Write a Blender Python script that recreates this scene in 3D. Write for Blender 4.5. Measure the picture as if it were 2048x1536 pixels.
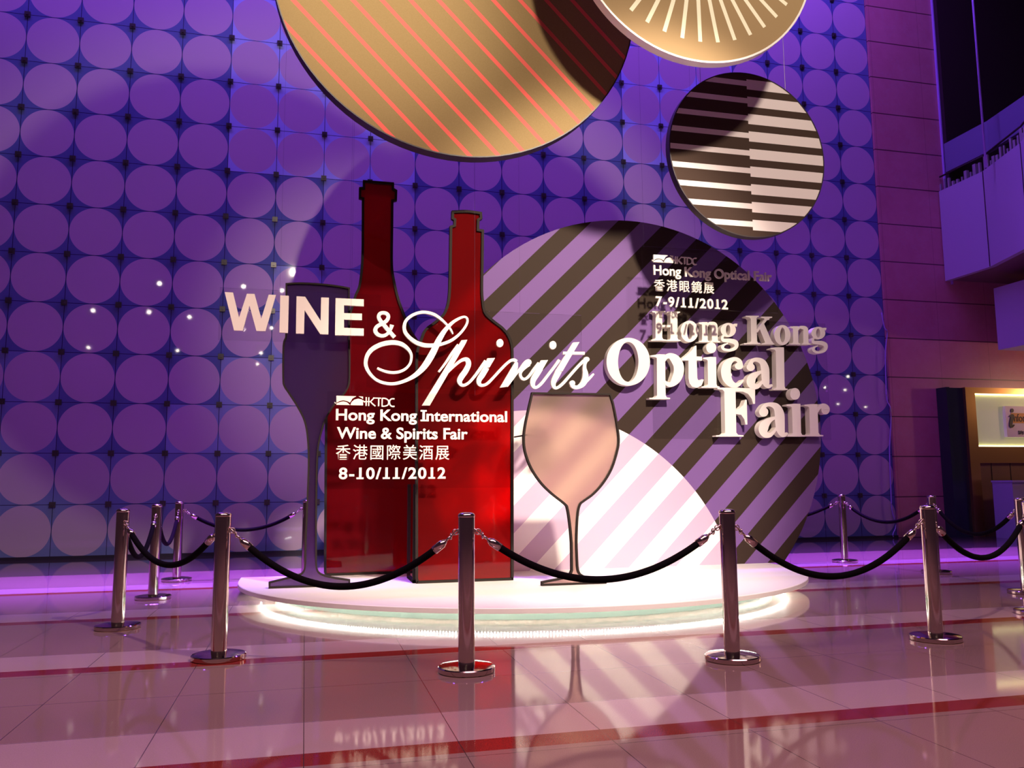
import bpy, math, random
from mathutils import Vector, Matrix

for o in list(bpy.data.objects):
    bpy.data.objects.remove(o)
SC = bpy.context.scene
COL = SC.collection
random.seed(7)

# ------------------------------------------------------------------ camera
FPX, PITCH, ROLL, YAW, EYE = 1663.56, .12082, -.00734, .24317, 1.134
C0 = Vector((0, 0, EYE))
_R = Vector((math.cos(YAW), -math.sin(YAW), 0))
_F = Vector((math.sin(YAW)*math.cos(PITCH), math.cos(YAW)*math.cos(PITCH), math.sin(PITCH)))
_U = _R.cross(_F)
CX = _R*math.cos(ROLL) + _U*math.sin(ROLL)
CY = -_R*math.sin(ROLL) + _U*math.cos(ROLL)
cam = bpy.data.objects.new('camera', bpy.data.cameras.new('camera'))
COL.objects.link(cam)
cam.data.sensor_fit = 'HORIZONTAL'
cam.data.sensor_width = 36
cam.data.lens = FPX/2048*36
cam.data.clip_end = 200
M = Matrix.Identity(4)
for i in range(3):
    M[i][0], M[i][1], M[i][2], M[i][3] = CX[i], CY[i], -_F[i], C0[i]
cam.matrix_world = M
SC.camera = cam


def ray(px, py):
    return CX*(px-1024) - CY*(py-768) + _F*FPX


def on_z(px, py, z=0.0):
    d = ray(px, py)
    return C0 + d*((z-EYE)/d.z)


def on_y(px, py, y):
    d = ray(px, py)
    return C0 + d*(y/d.y)


YW = 14.97       # the dotted wall
CELL = .83237
XW, ZW = -4.784, 9.194
ZP = .15         # platform top
YB = 9.45        # striped board

# ------------------------------------------------------------------ light
SC.view_settings.view_transform = 'Standard'
SC.view_settings.look = 'None'
SC.view_settings.gamma = 1
SC.view_settings.use_curve_mapping = False
SC.view_settings.exposure = 0.0
W = bpy.data.worlds.new('hall_air')
SC.world = W
W.use_nodes = True
bg = W.node_tree.nodes['Background']
bg.inputs[0].default_value = (.50, .22, .36, 1)
bg.inputs[1].default_value = .07


def look(o, target):
    o.rotation_euler = (Vector(target)-o.location).to_track_quat('-Z', 'Y').to_euler()


def spot(name, loc, target, power, angle, blend=.5, col=(1, .86, .68), r=.05):
    l = bpy.data.lights.new(name, 'SPOT')
    l.energy, l.spot_size, l.spot_blend, l.color, l.shadow_soft_size = power, math.radians(angle), blend, col, r
    o = bpy.data.objects.new(name, l)
    COL.objects.link(o)
    o.location = loc
    look(o, target)
    return o


def area(name, loc, target, power, sx, sy, col, spread=180):
    l = bpy.data.lights.new(name, 'AREA')
    l.shape = 'RECTANGLE'
    l.energy, l.size, l.size_y, l.color = power, sx, sy, col
    l.spread = math.radians(spread)
    o = bpy.data.objects.new(name, l)
    COL.objects.link(o)
    o.location = loc
    look(o, target)
    return o


# warm theatre spots on one truss in front of the display
spot('truss_spot', (4.07, 1.84, 7.94), (2.75, 9.2, 1.5), 4900, 39, .5, r=.2)
spot('truss_spot', (4.05, 1.84, 7.96), (2.7, 8.0, 5.6), 1500, 66, .35, r=.2)
spot('truss_spot', (3.0, 1.9, 7.95), (2.3, 7.9, .2), 2200, 34, .7, r=.1)
spot('truss_spot', (-.5, 2.0, 8.2), (.4, 7.92, 6.2), 3000, 32, 1)
spot('truss_spot', (.72, 2.2, 8.4), (-.8, 9.5, 2.0), 280, 34, .8)
spot('truss_spot', (3.2, 1.9, 7.9), (-2.6, 8.4, 0), 2000, 42, .9, (1, .66, .62), r=.06)
spot('truss_spot', (4.6, 1.9, 7.9), (6.6, 7.6, 0), 900, 40, .9, (1, .62, .62), r=.06)
# violet wash from the ceiling along the dotted wall and on the floor before it
area('violet_wash', (2.0, 12.2, 14.3), (2.0, 14.9, 6.0), 1400, 20, .6, (.28, .10, 1))
area('violet_floor_wash', (3.5, 11.2, 14.3), (3.5, 11.3, 0), 1650, 18, .8, (.32, .075, 1), 24)
spot('violet_front', (9.5, 4, 6.0), (5.6, 9.45, 1.0), 230, 36, 1, (.45, .22, 1), .1)  # violet fill added from the front to tint the board's right side
# unseen warm fill, added to brighten the booth's brass and the marble
l = bpy.data.lights.new('booth_fill', 'POINT')
l.energy, l.shadow_soft_size, l.color = 110, .1, (1, .58, .36)
o = bpy.data.objects.new('booth_fill', l)
COL.objects.link(o)
o.location = (17.2, 12.6, 3.2)
# rosy light of the hall on the floor around the visitor
area('hall_glow', (1.5, 1.5, 7.6), (1.5, 2.6, 0), 430, 12, 4, (1, .55, .68), 120)
# small ceiling downlights far back in the hall, they glint in the glass wall panels
for px, py in ((319, 567), (487, 573), (564, 581), (543, 656), (186, 621), (298, 624), (379, 634), (355, 701),
               (177, 695), (522, 706), (515, 728), (1696, 753), (1690, 780), (1650, 775), (1755, 752), (1731, 814), (1676, 808)):
    d = ray(px, py)
    q = C0 + d*((9.5-EYE)/d.z)
    l = bpy.data.lights.new('downlight', 'POINT')
    l.energy, l.shadow_soft_size, l.color = 16, .085, (1, .85, .7)
    o = bpy.data.objects.new('downlight', l)
    COL.objects.link(o)
    o.location = (q.x, 2*YW-q.y, q.z)


# ------------------------------------------------------------------ materials
def new_mat(name):
    m = bpy.data.materials.new(name)
    m.use_nodes = True
    return m, m.node_tree, m.node_tree.nodes['Principled BSDF']


def mat(name, col, rough=.5, metal=0., spec=.5, emit=None, es=1., noise=0., nscale=30, sheen=0.):
    m, t, p = new_mat(name)
    p.inputs['Base Color'].default_value = (*col, 1)
    p.inputs['Roughness'].default_value = rough
    p.inputs['Metallic'].default_value = metal
    p.inputs['Specular IOR Level'].default_value = spec
    if sheen:
        p.inputs['Sheen Weight'].default_value = sheen
    if emit:
        p.inputs['Emission Color'].default_value = (*emit, 1)
        p.inputs['Emission Strength'].default_value = es
    if noise:
        n = t.nodes.new('ShaderNodeTexNoise')
        n.inputs['Scale'].default_value = nscale
        n.inputs['Detail'].default_value = 4
        tc = t.nodes.new('ShaderNodeTexCoord')
        t.links.new(tc.outputs['Object'], n.inputs['Vector'])
        mx = t.nodes.new('ShaderNodeMix')
        mx.data_type = 'RGBA'
        mx.inputs['A'].default_value = (*[c*(1-noise) for c in col], 1)
        mx.inputs['B'].default_value = (*[min(1, c*(1+noise)) for c in col], 1)
        t.links.new(n.outputs['Fac'], mx.inputs['Factor'])
        t.links.new(mx.outputs['Result'], p.inputs['Base Color'])
    return m


class NT:
    """tiny helper for math node chains"""
    def __init__(s, t):
        s.t = t

    def m(s, op, a, b=None, c=None):
        n = s.t.nodes.new('ShaderNodeMath')
        n.operation = op
        for i, v in enumerate((a, b, c)):
            if v is None:
                continue
            if isinstance(v, (int, float)):
                n.inputs[i].default_value = v
            else:
                s.t.links.new(v, n.inputs[i])
        return n.outputs[0]

    def mix(s, f, a, b):
        n = s.t.nodes.new('ShaderNodeMix')
        n.data_type = 'RGBA'
        for k, v in (('Factor', f), ('A', a), ('B', b)):
            if isinstance(v, tuple):
                n.inputs[k].default_value = (*v, 1)
            elif isinstance(v, (int, float)):
                n.inputs[k].default_value = v
            else:
                s.t.links.new(v, n.inputs[k])
        return n.outputs['Result']

    def pos(s):
        tc = s.t.nodes.new('ShaderNodeTexCoord')
        sp = s.t.nodes.new('ShaderNodeSeparateXYZ')
        s.t.links.new(tc.outputs['Object'], sp.inputs[0])
        return sp.outputs, tc.outputs['Object']

    def noise(s, vec, scale, detail=4, rough=.5):
        n = s.t.nodes.new('ShaderNodeTexNoise')
        n.inputs['Scale'].default_value = scale
        n.inputs['Detail'].default_value = detail
        n.inputs['Roughness'].default_value = rough
        s.t.links.new(vec, n.inputs['Vector'])
        return n.outputs['Fac']


def frosted(name, tint, clear, diff, rough=.3, dcol=None):
    """satin acrylic: rough see-through + clear + a little body colour + gloss"""
    m = bpy.data.materials.new(name)
    m.use_nodes = True
    t = m.node_tree
    t.nodes.clear()
    out = t.nodes.new('ShaderNodeOutputMaterial')
    rf = t.nodes.new('ShaderNodeBsdfRefraction')
    rf.inputs['IOR'].default_value = 1.28
    rf.inputs['Roughness'].default_value = rough
    rf.inputs['Color'].default_value = (*tint, 1)
    tr = t.nodes.new('ShaderNodeBsdfTransparent')
    tr.inputs['Color'].default_value = (*tint, 1)
    df = t.nodes.new('ShaderNodeBsdfDiffuse')
    df.inputs['Color'].default_value = (*(dcol or tint), 1)
    gl = t.nodes.new('ShaderNodeBsdfGlossy')
    gl.inputs['Roughness'].default_value = .04
    fr = t.nodes.new('ShaderNodeFresnel')
    fr.inputs['IOR'].default_value = 1.45
    a = t.nodes.new('ShaderNodeMixShader')
    a.inputs[0].default_value = clear
    t.links.new(rf.outputs[0], a.inputs[1])
    t.links.new(tr.outputs[0], a.inputs[2])
    b = t.nodes.new('ShaderNodeMixShader')
    b.inputs[0].default_value = diff
    t.links.new(a.outputs[0], b.inputs[1])
    t.links.new(df.outputs[0], b.inputs[2])
    c = t.nodes.new('ShaderNodeMixShader')
    t.links.new(fr.outputs[0], c.inputs[0])
    t.links.new(b.outputs[0], c.inputs[1])
    t.links.new(gl.outputs[0], c.inputs[2])
    t.links.new(c.outputs[0], out.inputs['Surface'])
    return m


def clear_mat(name):
    m = bpy.data.materials.new(name)
    m.use_nodes = True
    t = m.node_tree
    t.nodes.clear()
    out = t.nodes.new('ShaderNodeOutputMaterial')
    tr = t.nodes.new('ShaderNodeBsdfTransparent')
    tr.inputs['Color'].default_value = (.95, .95, .95, 1)
    gl = t.nodes.new('ShaderNodeBsdfGlossy')
    gl.inputs['Roughness'].default_value = .02
    fr = t.nodes.new('ShaderNodeFresnel')
    fr.inputs['IOR'].default_value = 1.2
    c = t.nodes.new('ShaderNodeMixShader')
    t.links.new(fr.outputs[0], c.inputs[0])
    t.links.new(tr.outputs[0], c.inputs[1])
    t.links.new(gl.outputs[0], c.inputs[2])
    t.links.new(c.outputs[0], out.inputs['Surface'])
    return m


def wall_panel_mat():
    m, t, p = new_mat('dotted glass panels')
    n = NT(t)
    uv = t.nodes.new('ShaderNodeUVMap')
    uv.uv_map = 'UVMap'
    sp = t.nodes.new('ShaderNodeSeparateXYZ')
    t.links.new(uv.outputs[0], sp.inputs[0])
    u, v = sp.outputs[0], sp.outputs[1]
    du, dv = n.m('SUBTRACT', u, .5), n.m('SUBTRACT', v, .5)
    d = n.m('SQRT', n.m('ADD', n.m('MULTIPLY', du, du), n.m('MULTIPLY', dv, dv)))
    inside = n.m('LESS_THAN', d, .492)
    ed = n.m('MAXIMUM', n.m('ABSOLUTE', du), n.m('ABSOLUTE', dv))
    joint = n.m('GREATER_THAN', ed, .4945)
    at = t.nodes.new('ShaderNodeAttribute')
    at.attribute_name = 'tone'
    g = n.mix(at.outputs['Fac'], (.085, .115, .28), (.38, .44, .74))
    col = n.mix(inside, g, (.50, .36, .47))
    col = n.mix(joint, col, (.02, .018, .05))
    t.links.new(col, p.inputs['Base Color'])
    p.inputs['Roughness'].default_value = .025
    p.inputs['Specular IOR Level'].default_value = .45
    return m


def floor_mat():
    m, t, p = new_mat('polished striped granite')
    n = NT(t)
    (x, y, z), vec = n.pos()
    T = .7133
    f = n.m('FRACT', n.m('DIVIDE', n.m('SUBTRACT', y, 3.66-2.14*4), 2.14))     # 0..1 per band set
    red = n.m('LESS_THAN', f, .078)
    white = n.m('LESS_THAN', f, .31)
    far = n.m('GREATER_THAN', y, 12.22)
    sp = n.noise(vec, 260, 2, .6)
    beige = n.mix(sp, (.17, .10, .082), (.36, .25, .205))
    wh = n.mix(n.noise(vec, 160, 2), (.36, .26, .24), (.47, .35, .325))
    rd = n.mix(n.noise(vec, 200, 2), (.16, .018, .014), (.27, .04, .03))
    col = n.mix(white, beige, wh)
    col = n.mix(red, col, rd)
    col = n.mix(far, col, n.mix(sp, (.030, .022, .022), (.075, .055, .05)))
    # tile joints
    gx = n.m('ABSOLUTE', n.m('SUBTRACT', n.m('FRACT', n.m('ADD', n.m('DIVIDE', n.m('SUBTRACT', x, .02), .669), 40.5)), .5))
    gy = n.m('ABSOLUTE', n.m('SUBTRACT', n.m('FRACT', n.m('ADD', n.m('DIVIDE', n.m('SUBTRACT', y, 5.03), T), 40.5)), .5))
    jx = n.m('LESS_THAN', gx, .0035)
    jy = n.m('LESS_THAN', gy, .0035)
    j = n.m('MAXIMUM', jx, jy)
    col = n.mix(n.m('MULTIPLY', j, .8), col, (.05, .03, .028))
    t.links.new(col, p.inputs['Base Color'])
    p.inputs['Roughness'].default_value = .06
    p.inputs['Specular IOR Level'].default_value = .36
    return m


def marble_mat():
    m, t, p = new_mat('red veined marble')
    n = NT(t)
    (x, y, z), vec = n.pos()
    a = n.noise(vec, 1.6, 6, .62)
    b = n.noise(vec, 7, 5, .6)
    col = n.mix(a, (.50, .15, .19), (.66, .29, .32))
    vein = n.m('LESS_THAN', n.m('ABSOLUTE', n.m('SUBTRACT', n.noise(vec, 1.1, 5, .7), .5)), .012)
    col = n.mix(n.m('MULTIPLY', b, .35), col, (.38, .11, .14))
    col = n.mix(n.m('MULTIPLY', vein, .12), col, (.5, .32, .36))
    jz = n.m('LESS_THAN', n.m('ABSOLUTE', n.m('SUBTRACT', n.m('FRACT', n.m('ADD', n.m('DIVIDE', z, CELL), .5)), .5)), .014)
    jx = n.m('LESS_THAN', n.m('ABSOLUTE', n.m('SUBTRACT', n.m('FRACT', n.m('DIVIDE', n.m('SUBTRACT', x, 11.3), 1.25)), .5)), .003)
    col = n.mix(n.m('MULTIPLY', n.m('MAXIMUM', jz, n.m('MULTIPLY', jx, .5)), .85), col, (.03, .008, .012))
    t.links.new(col, p.inputs['Base Color'])
    p.inputs['Roughness'].default_value = .34
    return m


def board_mat(x0, z0, pcx, pcz, pr):
    """diagonal stripes; a pale circle is printed over the lower left"""
    m, t, p = new_mat('striped board print')
    n = NT(t)
    (x, y, z), vec = n.pos()
    q = on_y(1014, 660, YB)
    s = n.m('SUBTRACT', n.m('ADD', x, x0), n.m('ADD', z, z0))
    f = n.m('FRACT', n.m('ADD', n.m('DIVIDE', n.m('SUBTRACT', s, q.x-q.z), .6115), 40))
    dark = n.m('LESS_THAN', f, .485)
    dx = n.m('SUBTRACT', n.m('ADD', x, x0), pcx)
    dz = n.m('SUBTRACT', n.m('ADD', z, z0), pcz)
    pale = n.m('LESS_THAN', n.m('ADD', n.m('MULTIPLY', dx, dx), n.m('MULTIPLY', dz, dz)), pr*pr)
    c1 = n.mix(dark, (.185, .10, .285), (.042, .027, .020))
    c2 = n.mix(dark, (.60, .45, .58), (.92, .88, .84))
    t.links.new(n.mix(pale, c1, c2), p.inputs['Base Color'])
    p.inputs['Roughness'].default_value = .7
    p.inputs['Specular IOR Level'].default_value = .12
    return m


def gold_stripe_mat(cx, cz):
    m, t, p = new_mat('gold fabric with coral stripes')
    n = NT(t)
    (x, y, z), vec = n.pos()
    s = n.m('MULTIPLY', n.m('ADD', n.m('ADD', x, cx), n.m('ADD', z, cz)), .70711)
    f = n.m('ABSOLUTE', n.m('SUBTRACT', n.m('FRACT', n.m('ADD', n.m('DIVIDE', n.m('SUBTRACT', s, 4.925), .2318), 40.5)), .5))
    st = n.m('LESS_THAN', f, .094)
    weave = n.noise(vec, 90, 2)
    col = n.mix(st, n.mix(weave, (.24, .16, .070), (.30, .20, .092)), (.78, .13, .11))
    t.links.new(col, p.inputs['Base Color'])
    p.inputs['Roughness'].default_value = .8
    p.inputs['Specular IOR Level'].default_value = .12
    return m


def ray_mat(ox, oz, R):
    m, t, p = new_mat('gold fabric with cream rays')
    n = NT(t)
    (x, y, z), vec = n.pos()
    dx, dz = n.m('SUBTRACT', x, ox), n.m('SUBTRACT', z, oz)
    ang = n.m('ARCTAN2', dx, n.m('MULTIPLY', dz, -1))     # 0 points down
    step = math.radians(9.15)
    k = n.m('ROUND', n.m('DIVIDE', n.m('SUBTRACT', ang, .012), step))
    off = n.m('SUBTRACT', ang, n.m('ADD', n.m('MULTIPLY', k, step), .012))
    r = n.m('SQRT', n.m('ADD', n.m('MULTIPLY', dx, dx), n.m('MULTIPLY', dz, dz)))
    side = n.m('ABSOLUTE', n.m('MULTIPLY', r, n.m('SINE', off)))
    bar = n.m('MULTIPLY', n.m('LESS_THAN', side, .021), n.m('MULTIPLY', n.m('LESS_THAN', r, R*.925), n.m('GREATER_THAN', r, R*.3)))
    col = n.mix(bar, (.33, .22, .115), (.86, .80, .62))
    t.links.new(col, p.inputs['Base Color'])
    p.inputs['Roughness'].default_value = .8
    p.inputs['Specular IOR Level'].default_value = .12
    return m


def bars_mat(cx, cz):
    m, t, p = new_mat('dark fabric with white bars')
    n = NT(t)
    (x, y, z), vec = n.pos()
    zz = n.m('SUBTRACT', 5.175-cz+.2113*20, z)
    f = n.m('MULTIPLY', n.m('FRACT', n.m('DIVIDE', zz, .2113)), .2113)
    right = n.m('GREATER_THAN', x, 4.892-cx)
    thick = n.m('LESS_THAN', f, .123)
    thin = n.m('MULTIPLY', n.m('GREATER_THAN', f, .021), n.m('LESS_THAN', f, .085))
    bar = n.m('ADD', n.m('MULTIPLY', right, thick), n.m('MULTIPLY', n.m('SUBTRACT', 1, right), thin))
    col = n.mix(bar, (.060, .036, .028), (.80, .70, .70))
    t.links.new(col, p.inputs['Base Color'])
    p.inputs['Roughness'].default_value = .8
    p.inputs['Specular IOR Level'].default_value = .12
    return m


MT = {
    'white': mat('cream painted letters', (.86, .80, .72), .45),
    'cream': mat('cream acrylic letters', (.84, .78, .68), .4),
    'frame': mat('dark grey edge frame', (.026, .020, .018), .8, spec=.1),
    'chrome': mat('polished steel', (.62, .52, .47), .10, 1),
    'velvet': mat('black velvet', (.004, .003, .004), .9, spec=.05),
    'platform': mat('white platform laminate', (.80, .76, .72), .38),
    'plinth': mat('pale green frosted plinth', (.20, .25, .21), .3),
    'led': mat('led bulbs', (1, 1, 1), .4, emit=(.93, 1, .93), es=58),
    'rim_dark': mat('dark disc rim', (.03, .02, .025), .5),
    'rim_white': mat('white disc rim', (.85, .80, .78), .4),
    'wire': mat('steel wire', (.35, .3, .32), .35, .8),
    'dull_wire': mat('dull thin wire', (.06, .04, .07), .8, spec=.1),
    'clip': mat('brushed panel clip', (.075, .065, .06), .35, .5),
    'lilac_panel': mat('lilac grey panel', (.42, .36, .50), .45),
    'balcony_dark': mat('dark maroon', (.020, .008, .010), .6),
    'balcony_blue': mat('blue grey fascia', (.17, .16, .30), .5),
    'soffit': mat('brown soffit', (.20, .12, .11), .6),
    'brass': mat('brushed brass', (.55, .33, .12), .28, .9),
    'dark_glass': mat('dark green glass', (.02, .035, .035), .08),
    'brown_panel': mat('brown counter panel', (.20, .105, .06), .4, noise=.15, nscale=3),
    'sign_white': mat('white sign plate', (.78, .70, .66), .4),
    'ink': mat('black ink', (.012, .01, .012), .5),
    'orange': mat('orange sign band', (.75, .33, .05), .5),
    'light_face': mat('frosted light box face', (.60, .62, .42), .5, emit=(.80, .82, .42), es=.16),
    'tube': mat('light box tube', (1, 1, .8), .5, emit=(1, .96, .45), es=5.5),
    'violet_edge': mat('violet edge line', (.45, .30, .75), .25),
    'ceiling': mat('dark ceiling', (.05, .03, .045), .8),
}
CLEAR = clear_mat('clear acrylic')

# ------------------------------------------------------------------ builders


def link(name, verts, faces, m, parent=None, smooth=False):
    me = bpy.data.meshes.new(name)
    off = parent.matrix_world.translation if parent else Vector((0, 0, 0))
    if parent and parent.parent:
        off = parent.location + parent.parent.location
    elif parent:
        off = parent.location
    me.from_pydata([tuple(Vector(v)-off) for v in verts], [], faces)
    me.validate()
    me.materials.append(m)
    if smooth:
        for p in me.polygons:
            p.use_smooth = True
    me.update()
    o = bpy.data.objects.new(name, me)
    COL.objects.link(o)
    if parent:
        o.parent = parent
    return o


def thing(name, label, cat, loc, group=None):
    o = bpy.data.objects.new(name, None)
    o.empty_display_size = .1
    COL.objects.link(o)
    o.location = loc
    o['label'] = label
    o['category'] = cat
    if group:
        o['group'] = group
    return o


def struct(o):
    o['kind'] = 'structure'
    return o


class MB:
    def __init__(s):
        s.v, s.f, s.np = [], [], 0

    def add(s, verts, faces):
        k = len(s.v)
        s.v += [Vector(v) for v in verts]
        s.f += [tuple(i+k for i in f) for f in faces]

    def box(s, x0, x1, y0, y1, z0, z1):
        s.add([(x, y, z) for z in (z0, z1) for y in (y0, y1) for x in (x0, x1)],
              [(0, 2, 3, 1), (4, 5, 7, 6), (0, 1, 5, 4), (2, 6, 7, 3), (0, 4, 6, 2), (1, 3, 7, 5)])

    def prism(s, poly, y, d, bev=0.):
        """polygon [(X,Z)] extruded from y (front) to y+d"""
        n = len(poly)
        a = sum(poly[i][0]*poly[(i+1) % n][1]-poly[(i+1) % n][0]*poly[i][1] for i in range(n))
        if a < 0:
            poly = poly[::-1]
        s.add([(x, y, z) for x, z in poly] + [(x, y+d, z) for x, z in poly],
              [tuple(range(n)), tuple(range(2*n-1, n-1, -1))] + [(i, i+n, (i+1) % n+n, (i+1) % n) for i in range(n)])

    def ring(s, outer, inner, y, d):
        n = len(outer)
        v = [(x, y, z) for x, z in outer] + [(x, y, z) for x, z in inner]
        v += [(x, y+d, z) for x, z in outer] + [(x, y+d, z) for x, z in inner]
        f = []
        for i in range(n):
            j = (i+1) % n
            f += [(i, j, n+j, n+i), (2*n+j, 2*n+i, 3*n+i, 3*n+j), (j, i, 2*n+i, 2*n+j), (n+i, n+j, 3*n+j, 3*n+i)]
        s.add(v, f)

    def strip(s, L, Rr, y, d, ramp=0.):
        """ribbon between two polylines [(X,Z)]; ramp lifts its end a hair so that a crossing does not coincide"""
        n = len(L)
        yy = [y-ramp*i/n for i in range(n)]
        v = [(x, q, z) for (x, z), q in zip(L, yy)] + [(x, q, z) for (x, z), q in zip(Rr, yy)] + [(x, y+d, z) for x, z in L] + [(x, y+d, z) for x, z in Rr]
        f = [(0, n, 3*n, 2*n), (n-1, 3*n-1, 4*n-1, 2*n-1)]
        for i in range(n-1):
            f += [(i, i+1, n+i+1, n+i), (2*n+i+1, 2*n+i, 3*n+i, 3*n+i+1), (i+1, i, 2*n+i, 2*n+i+1), (n+i, n+i+1, 3*n+i+1, 3*n+i)]
        s.add(v, f)

    def tube(s, pts, r, seg=8, caps=True):
        pts = [Vector(p) for p in pts]
        n = len(pts)
        rr = r if isinstance(r, (list, tuple)) else [r]*n
        v, f = [], []
        up = Vector((0, 0, 1))
        for i, p in enumerate(pts):
            t = (pts[min(i+1, n-1)]-pts[max(i-1, 0)]).normalized()
            a = t.cross(up)
            if a.length < 1e-3:
                a = t.cross(Vector((1, 0, 0)))
            a.normalize()
            b = a.cross(t)
            for k in range(seg):
                w = 2*math.pi*k/seg
                v.append(p + (a*math.cos(w)+b*math.sin(w))*rr[i])
        for i in range(n-1):
            for k in range(seg):
                k2 = (k+1) % seg
                f.append((i*seg+k, i*seg+k2, (i+1)*seg+k2, (i+1)*seg+k))
        if caps:
            f += [tuple(range(seg-1, -1, -1)), tuple((n-1)*seg+k for k in range(seg))]
        s.add(v, f)

    def lathe(s, prof, c=(0, 0, 0), seg=32):
        """profile [(r,z)] about the vertical"""
        v, f = [], []
        n = len(prof)
        for r, z in prof:
            for k in range(seg):
                w = 2*math.pi*k/seg
                v.append((c[0]+r*math.cos(w), c[1]+r*math.sin(w), c[2]+z))
        for i in range(n-1):
            for k in range(seg):
                k2 = (k+1) % seg
                f.append((i*seg+k, i*seg+k2, (i+1)*seg+k2, (i+1)*seg+k))
        f += [tuple(range(seg-1, -1, -1)), tuple((n-1)*seg+k for k in range(seg))]
        s.add(v, f)

    def torus(s, c, R, r, axis=1, seg=16, sg=6):
        v, f = [], []
        for i in range(seg):
            a = 2*math.pi*i/seg
            for k in range(sg):
                b = 2*math.pi*k/sg
                q = [(R+r*math.cos(b))*math.cos(a), (R+r*math.cos(b))*math.sin(a), r*math.sin(b)]
                if axis == 1:
                    q = [q[0], q[2], q[1]]
                elif axis == 0:
                    q = [q[2], q[0], q[1]]
                v.append((c[0]+q[0], c[1]+q[1], c[2]+q[2]))
        for i in range(seg):
            for k in range(sg):
                i2, k2 = (i+1) % seg, (k+1) % sg
                f.append((i*sg+k, i2*sg+k, i2*sg+k2, i*sg+k2))
        s.add(v, f)

    def build(s, name, m, parent=None, smooth=False):
        return link(name, s.v, s.f, m, parent, smooth)


def smooth_by_angle(o, deg=35):
    me = o.data
    for p in me.polygons:
        p.use_smooth = True
    me.set_sharp_from_angle(angle=math.radians(deg))


def crom(pts, k=8, closed=False):
    """Catmull-Rom through tuples"""
    n = len(pts)
    out = []
    rng = range(n if closed else n-1)
    for i in rng:
        p = [pts[(i+j) % n] if closed else pts[min(max(i+j, 0), n-1)] for j in (-1, 0, 1, 2)]
        for q in range(k):
            u = q/k
            out.append(tuple(.5*((2*b)+(c-a)*u+(2*a-5*b+4*c-d)*u*u+(3*b-a-3*c+d)*u**3) for a, b, c, d in zip(*p)))
    if not closed:
        out.append(tuple(pts[-1]))
    return out


class Trace:
    """outlines read off in a local frame (ox, oy, scale) and laid on the plane y"""
    def __init__(s, ox, oy, sc, y, d):
        s.ox, s.oy, s.sc, s.y, s.d = ox, oy, sc, y, d

    def pt(s, x, y):
        q = on_y(s.ox+x*s.sc, s.oy+y*s.sc, s.y)
        return (q.x, q.z)

    def poly(s, mb, pts):
        mb.np += 1
        mb.prism([s.pt(*p) for p in pts], s.y-mb.np*.0004, s.d)

    def rib(s, mb, pts, k=8):
        c = crom(pts, k)
        L, R = [], []
        n = len(c)
        for i, (x, y, w) in enumerate(c):
            a, b = c[max(i-1, 0)], c[min(i+1, n-1)]
            tx, ty = b[0]-a[0], b[1]-a[1]
            h = math.hypot(tx, ty) or 1
            nx, ny = -ty/h*w/2, tx/h*w/2
            L.append(s.pt(x+nx, y+ny))
            R.append(s.pt(x-nx, y-ny))
        mb.np += 1
        mb.strip(L, R, s.y-mb.np*.0004, s.d, .004)

    def ell(s, mb, cx, cy, rx, ry, n=36, rot=0):
        ca, sa = math.cos(rot), math.sin(rot)
        s.poly(mb, [(cx+rx*math.cos(2*math.pi*i/n)*ca-ry*math.sin(2*math.pi*i/n)*sa,
                     cy+rx*math.cos(2*math.pi*i/n)*sa+ry*math.sin(2*math.pi*i/n)*ca) for i in range(n)])

    def ring(s, mb, o, i, n=48):
        f = lambda e: [s.pt(e[0]+e[2]*math.cos(2*math.pi*k/n), e[1]+e[3]*math.sin(2*math.pi*k/n)) for k in range(n)]
        mb.np += 1
        mb.ring(f(o), f(i), s.y-mb.np*.0004, s.d)

    def serif(s, mb, xl, xr, sl, sr, ye, yi):
        """slab serif: flat edge at ye, tapering into the stem sl..sr at yi"""
        t = ye+(yi-ye)*.45
        s.poly(mb, [(xl, ye), (xr, ye), (xr, t), (sr+(xr-sr)*.25, ye+(yi-ye)*.6), (sr, yi+(yi-ye)*.3), (sl, yi+(yi-ye)*.3), (sl+(xl-sl)*.25, ye+(yi-ye)*.6), (xl, t)])


def offset_poly(poly, w):
    """inset a closed polygon [(X,Z)] by w (miter)"""
    n = len(poly)
    a = sum(poly[i][0]*poly[(i+1) % n][1]-poly[(i+1) % n][0]*poly[i][1] for i in range(n))
    sg = 1 if a > 0 else -1
    out = []
    for i in range(n):
        p0, p1, p2 = poly[i-1], poly[i], poly[(i+1) % n]
        d1 = (Vector(p1)-Vector(p0)).normalized()
        d2 = (Vector(p2)-Vector(p1)).normalized()
        n1, n2 = Vector((-d1.y, d1.x))*sg, Vector((-d2.y, d2.x))*sg
        b = n1+n2
        if b.length < 1e-4:
            b = n1
        b.normalize()
        k = w/max(.35, b.dot(n1))
        out.append((p1[0]+b.x*k, p1[1]+b.y*k))
    return out


def text_mesh(body, offset=0., space=1., ex=.03):
    cu = bpy.data.curves.new('text', 'FONT')
    cu.body = body
    cu.offset = offset
    cu.space_character = space
    cu.extrude = ex
    cu.resolution_u = 6
    ob = bpy.data.objects.new('text', cu)
    COL.objects.link(ob)
    dg = bpy.context.evaluated_depsgraph_get()
    dg.update()
    me = bpy.data.meshes.new_from_object(ob.evaluated_get(dg))
    v = [tuple(q.co) for q in me.vertices]
    f = [tuple(p.vertices) for p in me.polygons]
    bpy.data.objects.remove(ob)
    bpy.data.meshes.remove(me)
    bpy.data.curves.remove(cu)
    return v, f


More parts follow.
